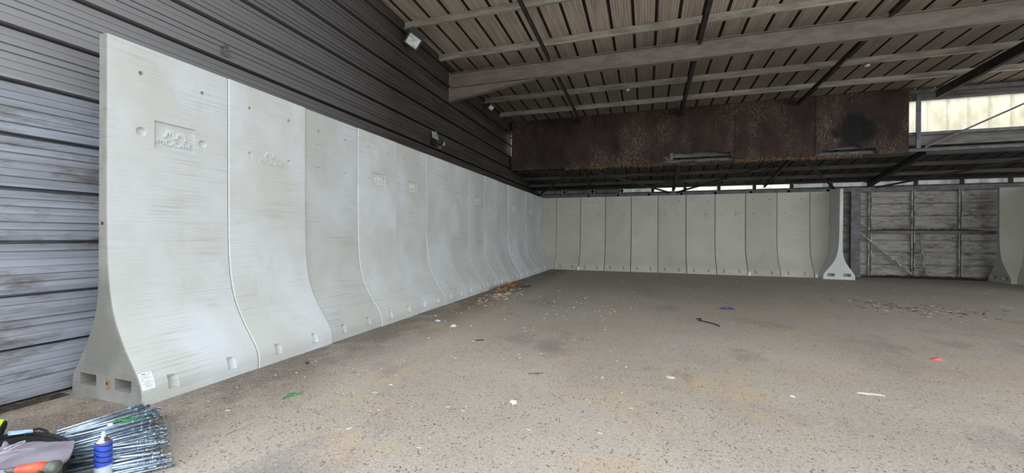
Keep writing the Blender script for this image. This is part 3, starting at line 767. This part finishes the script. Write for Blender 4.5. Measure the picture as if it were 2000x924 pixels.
# green plastic scrap on the rods
M_GREEN = simple('green_plastic', (52, 168, 80), (40, 130, 60), 20, rough=.4)
def ribbon(name, pts, wd, m, label, cat):
    q = MB(); n = len(pts); vs = []
    for i, p in enumerate(pts):
        p = Vector(p); d = (Vector(pts[min(i+1, n-1)])-Vector(pts[max(i-1, 0)])).normalized(); s_ = d.cross(Vector((0, 0, 1))).normalized()
        wi = wd*(.5+.5*math.sin(math.pi*(i+.5)/n)); up_ = Vector((0, 0, .003))
        for a in (-1, 1): vs += [p+s_*a*wi+Vector((0, 0, .012*math.sin(i*1.7+a)))+up_, p+s_*a*wi+Vector((0, 0, .012*math.sin(i*1.7+a)))]
    fs = []
    for i in range(n-1):
        k = 4*i; fs += [(k, k+2, k+6, k+4), (k+1, k+5, k+7, k+3), (k, k+4, k+5, k+1), (k+2, k+3, k+7, k+6)]
    fs += [(0, 1, 3, 2), (4*n-4, 4*n-2, 4*n-1, 4*n-3)]
    q.add(vs, fs); o = link(name, recalc(q.mesh(name, True)), m); return tag(o, label, cat)
ribbon('green_strap', [(.56, -.52, .155), (.58, -.47, .165), (.60, -.42, .16), (.61, -.37, .15), (.60, -.31, .13), (.595, -.25, .12)], .022, M_GREEN, 'torn bright green plastic strap lying on the rods', 'plastic strap')
q = MB(); q.tube([(.60, -.54, .16), (.60, -.54, .17), (.60, -.54, .18)], [.02, .018, .008], 12)
tag(q.obj('white_plastic_disc', simple('white_plastic', (240, 240, 236), rough=.3), smooth=True), 'small white plastic disc on the rods below the green strap', 'disc')
# aerosol can
can = empty('aerosol_can', (1.165, -.865, 0), math.radians(-62)); tag(can, 'blue and white aerosol can standing in front of the rods', 'aerosol can')
def lathe(pr, n=28):
    q = MB(); vs = [(r*math.cos(6.28318*k/n), r*math.sin(6.28318*k/n), z) for r, z in pr for k in range(n)]
    q.add(vs, [(i*n+k, i*n+(k+1) % n, (i+1)*n+(k+1) % n, (i+1)*n+k) for i in range(len(pr)-1) for k in range(n)]+[tuple(range(n-1, -1, -1)), tuple((len(pr)-1)*n+k for k in range(n))]); return q
t = NT('can_print')
dia = t.band(2, .135, .125)
sp = t.n('ShaderNodeTexWave', wave_type='BANDS', bands_direction='Z'); sp.inputs['Scale'].default_value = 9; sp.inputs['Distortion'].default_value = 3
t.L(t.coords((1, 1, 1.0), False, (.35, 0, 0)), sp.inputs['Vector'])
r_ = t.n('ShaderNodeMapRange'); r_.inputs['From Min'].default_value = .86; r_.inputs['From Max'].default_value = .95; t.L(sp.outputs[1], r_.inputs['Value'])
c_ = t.mix(r_.outputs[0], lin((62, 92, 204)), lin((22, 28, 84)))
c_ = t.mix(dia, c_, lin((206, 214, 236)))
lathe([(.044, .0), (.045, .004), (.045, .275), (.043, .285)]).obj('printed_body', t.fin(c_, .3, .2), can, True)
lathe([(.043, .285), (.040, .292), (.030, .305), (.019, .312), (.019, .317)]).obj('dome', simple('can_metal', (200, 190, 190), (150, 130, 130), 20, rough=.25, metal=.8), can, True)
dm = [o for o in COL.objects if o.name == 'dome'][0]
lathe([(.013, .317), (.013, .33), (.009, .333), (.009, .35), (.005, .352)], 14).obj('nozzle', simple('pale_blue_plastic', (186, 224, 236), rough=.4), dm, True)
q = MB(); vs = []
for z in (.142, .172):
    for k in range(7):
        a = math.radians(-118+k*11); vs.append((.0455*math.cos(a), .0455*math.sin(a), z))
q.add(vs, [(k, k+1, k+8, k+7) for k in range(6)]); q.obj('white_label_block', M_PAPER, can)
# tool bag
M_BAGM = simple('black_canvas', (34, 33, 34), (22, 22, 24), 20, rough=.9, bump=.3); M_KRAFT = simple('brown_lining', (112, 92, 74), (78, 62, 50), 14, rough=.9)
def bagc(cx, cy): return cx, cy
bag = empty('tool_bag', (.78, -1.12, 0)); tag(bag, 'open black tool bag with thick rim at the lower left', 'tool bag')
rim = [(.33, -1.02), (.40, -.93), (.52, -.885), (.66, -.875), (.80, -.895), (.93, -.93), (1.03, -.985), (1.12, -1.05), (1.20, -1.12), (1.24, -1.20), (1.18, -1.32), (.9, -1.42), (.55, -1.35), (.36, -1.18)]
n = len(rim)
def ringz(sh, z): return [(.78+(x-.78)*sh-.78, -1.12+(y+1.12)*sh+1.12, z) for x, y in rim]
q = MB(); vs = ringz(.93, 0)+ringz(.98, .12)+ringz(1, .235)+ringz(.96, .235)+ringz(.93, .02)
q.add(vs, [(k*n+i, k*n+(i+1) % n, (k+1)*n+(i+1) % n, (k+1)*n+i) for k in range(4) for i in range(n)]+[tuple(range(n-1, -1, -1)), tuple(4*n+i for i in range(n))]); q.obj('bag_body', M_BAGM, bag, True)
pts = ringz(1, .245)+ringz(1, .245)[:2]
q = MB(); q.tube([Vector(p)+Vector((0, 0, .008*math.sin(i*1.9))) for i, p in enumerate(pts)], .014, 8); q.obj('rim', M_BAGM, bag, True)
q = MB(); q.tube([(-.42, .13, .245), (-.37, .19, .265), (-.30, .235, .275), (-.24, .245, .262), (-.20, .24, .245)], .008, 8); q.obj('handle', M_BAGM, bag, True)
q = MB()
pa = ringz(.985, .05); pb = ringz(1.012, .245)
for i in (7, 8, 9): q.add([Vector(pa[i])*1.02, Vector(pa[i+1])*1.02, pb[i+1], pb[i]], [(0, 1, 2, 3)])
kl = q.obj('brown_side_strip', M_KRAFT, bag)
# grey jacket folded into the bag
M_JACK = simple('grey_lilac_cloth', (142, 136, 150), (122, 114, 126), 3, rough=.95, bump=.2)
def jacket():
    q = MB(); nu, nv = 46, 34; vs = []
    A, B, C, D = Vector((.50, -1.05)), Vector((.97, -.945)), Vector((1.22, -1.15)), Vector((.85, -1.36))
    for j in range(nv+1):
        for i in range(nu+1):
            u, v = i/nu, j/nv; p = (A*(1-u)+B*u)*(1-v)+(D*(1-u)+C*u)*v
            if v < .15: p += Vector((.0, -.03))*math.sin(u*9)
            z = .255+.03*(math.sin(math.pi*u)*math.sin(math.pi*v))**.6
            fold = max(0, 1-u*1.7)                      # creased side at the left, smooth flap at the right
            z += fold*.020*math.sin(26*(v+.5*u)+2*math.sin(5*u)) + .006*math.sin(13*v+4*u)
            ridge = (v-.30-.1*math.sin(3*u)); z += .022*math.exp(-(ridge/.03)**2)*(1 if u > .25 else .5)
            if u > .93: z -= (u-.93)*.5
            if v > .94: z -= (v-.94)*.6
            vs.append((p.x, p.y, z))
    q.add(vs, [(j*(nu+1)+i, (j+1)*(nu+1)+i, (j+1)*(nu+1)+i+1, j*(nu+1)+i+1) for j in range(nv) for i in range(nu)])
    m = len(vs); low = [(x, y, z-.02) for x, y, z in vs]; q.add(low, [(j*(nu+1)+i, j*(nu+1)+i+1, (j+1)*(nu+1)+i+1, (j+1)*(nu+1)+i) for j in range(nv) for i in range(nu)])
    return tag(q.obj('folded_jacket', M_JACK, smooth=True), 'grey-lilac jacket folded over the open tool bag', 'jacket')
jk = jacket()
q = MB(); P00, P10, P11, P01 = Vector((.77, -1.055, .292)), Vector((1.005, -.938, .305)), Vector((1.30, -1.135, .300)), Vector((.96, -1.26, .292)); vs = []; N = 14
for lay in (0, 1):
    for j in range(N+1):
        for i in range(N+1):
            u, v = i/N, j/N; p = (P00*(1-u)+P10*u)*(1-v)+(P01*(1-u)+P11*u)*v
            p = p + Vector((.05, -.0, 0))*math.sin(math.pi*v)*u*.8
            p.z += .018*math.sin(math.pi*u)*math.sin(math.pi*v) + .004*math.sin(9*v+5*u) - lay*.014
            vs.append(p)
W = N+1; K = W*W; fs = []
for j in range(N):
    for i in range(N):
        a = j*W+i; fs += [(a, a+W, a+W+1, a+1), (K+a, K+a+1, K+a+W+1, K+a+W)]
for i in range(N):
    fs += [(i, i+1, K+i+1, K+i), (N*W+i, K+N*W+i, K+N*W+i+1, N*W+i+1), (i*W, K+i*W, K+i*W+W, i*W+W), (i*W+N, i*W+W+N, K+i*W+W+N, K+i*W+N)]
q.add(vs, fs); link('jacket_flap', recalc(q.mesh('jacket_flap')), M_JACK, jk)
# draw cord loops on the jacket
q = MB(); q.tube([(x, y, .300+.004*math.sin(9*x)) for x, y in [(.74, -1.15), (.72, -1.11), (.70, -1.07), (.71, -1.045), (.735, -1.06), (.76, -1.10), (.79, -1.15), (.80, -1.19), (.77, -1.205)]], .004, 6); c_ = q.obj('draw_cord', simple('pale_cord', (196, 186, 196), rough=.8), jk, True)
# ear defender with hi-vis band
M_HI = simple('hi_vis_yellow', (206, 240, 50), rough=.5)
ed = empty('ear_defender', (.27, -1.02, .285), math.radians(-35)); tag(ed, 'black ear defender with hi-vis yellow band, on the left of the tool bag', 'ear defender')
m_ = lathe([(.055, -.04), (.068, -.03), (.072, 0), (.066, .03), (.045, .045), (.02, .05)]).mesh('cup', True); m_.transform(Matrix.Rotation(math.radians(75), 4, 'X')); link('cup', m_, M_BAGM, ed)
m_ = lathe([(.0695, -.026), (.0765, -.018), (.0765, -.004), (.0715, .0)]).mesh('yellow_band', True); m_.transform(Matrix.Rotation(math.radians(75), 4, 'X')); link('yellow_band', m_, M_HI, ed)
q = MB(); q.tube([(.06, .03, .03), (.10, .05, .02), (.14, .05, -.01), (.17, .03, -.02)], .007, 8); q.obj('wire_arm', M_BAGM, ed, True)
# blue packet
q = MB(); q.add([(.50, -1.06, .285), (.60, -.98, .285), (.66, -1.0, .30), (.57, -1.08, .31), (.50, -1.06, .27), (.60, -.98, .27), (.66, -1.0, .28), (.57, -1.08, .28)], [(0, 3, 2, 1), (4, 5, 6, 7), (0, 1, 5, 4), (1, 2, 6, 5), (2, 3, 7, 6), (3, 0, 4, 7)])
pk = link('blue_packet', recalc(q.mesh('blue_packet')), simple('blue_packet_print', (96, 148, 200), (176, 198, 214), 18, rough=.35)); tag(pk, 'blue plastic packet in the tool bag behind the grey jacket', 'packet')
pk.location = (-.10, .05, .01); pk.scale = (1, 1, 1)
# orange and grey power tool
M_OR = simple('orange_plastic', (226, 98, 66), (206, 82, 54), 20, rough=.45); M_TG = simple('grey_tool_rubber', (104, 108, 104), (76, 80, 78), 20, rough=.7)
pt = empty('power_drill', (1.285, -1.205, .315), math.radians(28)); tag(pt, 'orange and grey power drill lying at the front of the tool bag', 'drill')
q = MB(); q.tube([(-.13, 0, 0), (-.12, 0, 0), (-.02, 0, .004), (.03, 0, 0)], [.012, .022, .031, .028], 14); q.obj('orange_housing', M_OR, pt, True)
q = MB(); q.tube([(.03, 0, 0), (.05, 0, 0), (.075, 0, 0), (.085, 0, 0)], [.033, .036, .034, .024], 16); q.obj('motor_cap', M_TG, pt, True)
q = MB(); q.tube([(-.13, 0, 0), (-.165, 0, 0), (-.18, 0, 0)], [.016, .014, .008], 12); q.obj('chuck', M_TG, pt, True)
q = MB(); q.tube([(.01, -.02, -.015), (.02, -.07, -.03), (.025, -.12, -.04)], [.018, .016, .020], 12); q.obj('handle', M_TG, pt, True)

# ------------------------------------------------------------ litter on the floor
M_WOOD = simple('rotten_timber', (150, 108, 70), (96, 66, 44), 6, (2, .4, 3), .95, 0, .6); M_STRAW = simple('pale_splinters', (176, 168, 152), (132, 122, 106), 9, rough=.9)
def timber():
    q = MB(); n = 20; rr = random.Random(3); rings = []
    for i in range(n+1):
        u = i/n; x = .17+.07*math.sin(u*3); y = 9.0+1.9*u; wd = .10+rr.uniform(-.02, .02); h = .12+rr.uniform(-.03, .02)
        if i in (0, n): wd *= .5; h *= .6
        rings.append([(x-wd, y, .0), (x+wd, y, .0), (x+wd*.9, y, h*.55), (x+wd*.3, y, h), (x-wd*.5, y, h*.95), (x-wd*1.0, y, h*.5)])
    vs = [v for r in rings for v in r]; k = 6
    q.add(vs, [(i*k+j, i*k+(j+1) % k, (i+1)*k+(j+1) % k, (i+1)*k+j) for i in range(n) for j in range(k)]+[tuple(range(k)), tuple(n*k+j for j in range(k-1, -1, -1))])
    o = link('rotten_timber', recalc(q.mesh('rotten_timber')), M_WOOD); tag(o, 'rotten brown timber lying against the foot of the left row', 'timber'); return o
tb = timber(); tb.location.x = .14
def chips(name, x0, x1, y0, y1, n, seed, label, m, ls=(.02, .08), cluster=None, ws=.12):
    rr = random.Random(seed); q = MB()
    for i in range(n):
        if cluster:
            x = rr.gauss((x0+x1)/2, (x1-x0)/4); y = rr.gauss((y0+y1)/2, (y1-y0)/4)
        else: x = rr.uniform(x0, x1); y = rr.uniform(y0, y1)
        if x < .12 or y > 17.7: continue
        L = rr.uniform(*ls); wd = max(.004, L*ws*rr.uniform(.6, 2)); a = rr.uniform(0, 6.28); h = rr.uniform(.003, .012)
        dx, dy = math.cos(a)*L/2, math.sin(a)*L/2; nx, ny = -math.sin(a)*wd/2, math.cos(a)*wd/2
        q.add([(x-dx-nx, y-dy-ny, 0), (x+dx-nx*.3, y+dy-ny*.3, 0), (x+dx*.7+nx, y+dy*.7+ny, 0), (x-dx+nx*.5, y-dy+ny*.5, 0),
               (x-dx*.9, y-dy*.9, h), (x+dx*.8, y+dy*.8, h*.7)], [(0, 1, 5, 4), (1, 2, 5), (2, 3, 4, 5), (3, 0, 4)])
    o = q.obj(name, m); o['kind'] = 'stuff'; return tag(o, label, 'litter')
chips('wood_chips', .15, .85, 5.9, 8.0, 110, 1, 'orange-brown wood chips strewn below the rotten timber', M_WOOD, (.03, .14), True)
chips('pale_wood_chips', .2, 1.2, 6.2, 9.6, 130, 12, 'pale splinters and paper bits near the rotten timber', simple('pale_chips', (222, 208, 180), (190, 160, 120), 9, rough=.9), (.03, .16), True)
chips('leaf_litter', 9.3, 12.3, 8.6, 10.9, 150, 2, 'brown and pale litter strewn on the floor at the right rear', M_STRAW, (.02, .12), True)
chips('dark_leaf_litter', 9.6, 12.0, 8.6, 10.6, 140, 22, 'dark litter mixed among the straw at the right rear', M_DIRT, (.03, .16), True)
chips('rear_splinters', .6, 16, 9.5, 17.2, 190, 4, 'pale splinters scattered over the rear half of the floor', M_STRAW, (.03, .15))
chips('front_splinters', .3, 4.5, .2, 9, 200, 6, 'small white splinters scattered near the left row', simple('white_specks', (214, 208, 198), (180, 172, 160), 9, rough=.9), (.01, .05))
chips('mid_splinters', 2, 14, .5, 10, 230, 8, 'tiny pale flecks on the open floor', M_STRAW, (.008, .035))
def lump(name, x, y, r, m, label, cat, h=.5, seed=1, n=9, sx=1, rot=0):
    rr = random.Random(seed); q = MB(); vs = []; cs, sn = math.cos(rot), math.sin(rot)
    for lv, (k, z) in enumerate(((1, 0), (.95, .35), (.55, .9))):
        for i in range(n):
            a = 6.283*i/n; rad = r*k*rr.uniform(.6, 1.15); px, py = rad*math.cos(a)*sx, rad*math.sin(a)
            vs.append((px*cs-py*sn, px*sn+py*cs, r*h*z*rr.uniform(.7, 1.1) if lv else 0))
    vs.append((0, 0, r*h)); q.add(vs, [(l*n+i, l*n+(i+1) % n, (l+1)*n+(i+1) % n, (l+1)*n+i) for l in (0, 1) for i in range(n)]+[(2*n+i, 2*n+(i+1) % n, 3*n) for i in range(n)]+[tuple(range(n-1, -1, -1))])
    o = q.obj(name, m); o.location = (x, y, 0); return tag(o, label, cat)
M_W = simple('white_scrap', (226, 226, 220), (196, 196, 190), 30, rough=.7)
lump('crumpled_paper', 3.351, 1.296, .045, M_W, 'white crumpled scrap in the middle of the near floor', 'scrap', .6, 3)
lump('white_flake', 4.9, 2.626, .05, M_W, 'flat white flake on the floor right of the crumpled scrap', 'flake', .15, 4, sx=1.3)
lump('feather', 6.091, 2.418, .03, M_W, 'small white feather on the open floor at the right', 'feather', .5, 5, sx=.5, rot=1)
lump('white_strip', 6.917, 2.781, .1, M_W, 'broken white strip on the floor at the right', 'strip', .1, 6, sx=1.3, n=12, rot=-.3).scale = (1, .3, 1)
lump('red_scrap', 8.463, 4.615, .07, simple('red_plastic', (226, 110, 104), (200, 84, 82), 10, rough=.6), 'pinkish red scrap on the floor at the far right', 'scrap', .5, 7)
lump('blue_film', 6.436, 8.097, .14, simple('blue_film', (58, 60, 120), (100, 100, 150), 10, rough=.4), 'crumpled dark blue film on the rear floor', 'film', .3, 8, sx=1.4)
lump('blue_wrapper', .74, 4.524, .065, simple('blue_wrapper', (120, 150, 210), (220, 224, 230), 20, rough=.4), 'blue and white wrapper near the foot of the left row', 'wrapper', .5, 9)
lump('white_wrapper', 1.235, 4.187, .06, M_W, 'small white wrapper beside the blue one near the left row', 'wrapper', .7, 10)
lump('dark_clod', .12+.3, 1.6, .03, M_DIRT, 'small dark clod of dirt near the second panel', 'clod', .7, 11)
lump('pale_block', 1.87, 1.07, .026, M_STRAW, 'small pale stub lying left of the crumpled scrap', 'stub', .4, 21, sx=1.8, rot=.3)
lump('dirt_clod', -1.1, -.18, .05, M_DIRT, 'dark clod behind the near end of the left row', 'clod', .6, 14)
def stick(name, p, q_, wd, m, label, cat, h=.012):
    q = MB(); p = Vector(p+(h/2+.001,)); q_ = Vector(q_+(h/2+.001,)); mid = p*.5+q_*.5+Vector((wd*.5, wd*.3, 0))
    q.tube([p, p*.7+q_*.3, mid, q_], [wd*.3, wd*.5, wd*.45, wd*.2], 6)
    for i, v in enumerate(q.v): q.v[i] = (v[0], v[1], max(.0, min(v[2], h)))
    return tag(q.obj(name, m), label, cat)
stick('timber_sliver', (1.18, 1.45), (1.36, 1.66), .045, M_STRAW, 'flat tan timber sliver below the third panel', 'sliver')
stick('dark_stick', (2.02, 3.40), (2.14, 3.47), .04, M_DIRT, 'short dark stick on the floor near the pale joint line', 'stick')
stick('thin_stick', (3.26, 2.16), (3.42, 2.24), .02, M_WOOD, 'thin brown stick above the crumpled scrap', 'stick')
stick('pale_straw', (1.28, -.12), (1.31, .12), .008, M_STRAW, 'long pale straw right of the anchor rods', 'straw', .006)
stick('dark_chunk', (.75, 10.1), (.95, 10.5), .09, M_DIRT, 'dark chunk of rubbish right of the rotten timber', 'chunk', .04)
ribbon('green_wrapper', [(1.10, .60, .004), (1.11, .68, .02), (1.13, .73, .012), (1.16, .77, .03), (1.19, .78, .02)], .014, M_GREEN, 'twisted green wrapper on the floor below the second panel', 'wrapper')
q = MB(); q.tube([(5.6, 6.5, .01), (5.68, 6.42, .03), (5.62, 6.3, .02), (5.78, 6.15, .02), (5.9, 6.0, .015), (5.93, 5.88, .01)], .010, 6); tag(q.obj('black_cable', M_BLACKM, smooth=True), 'short curled black cable on the open floor', 'cable')
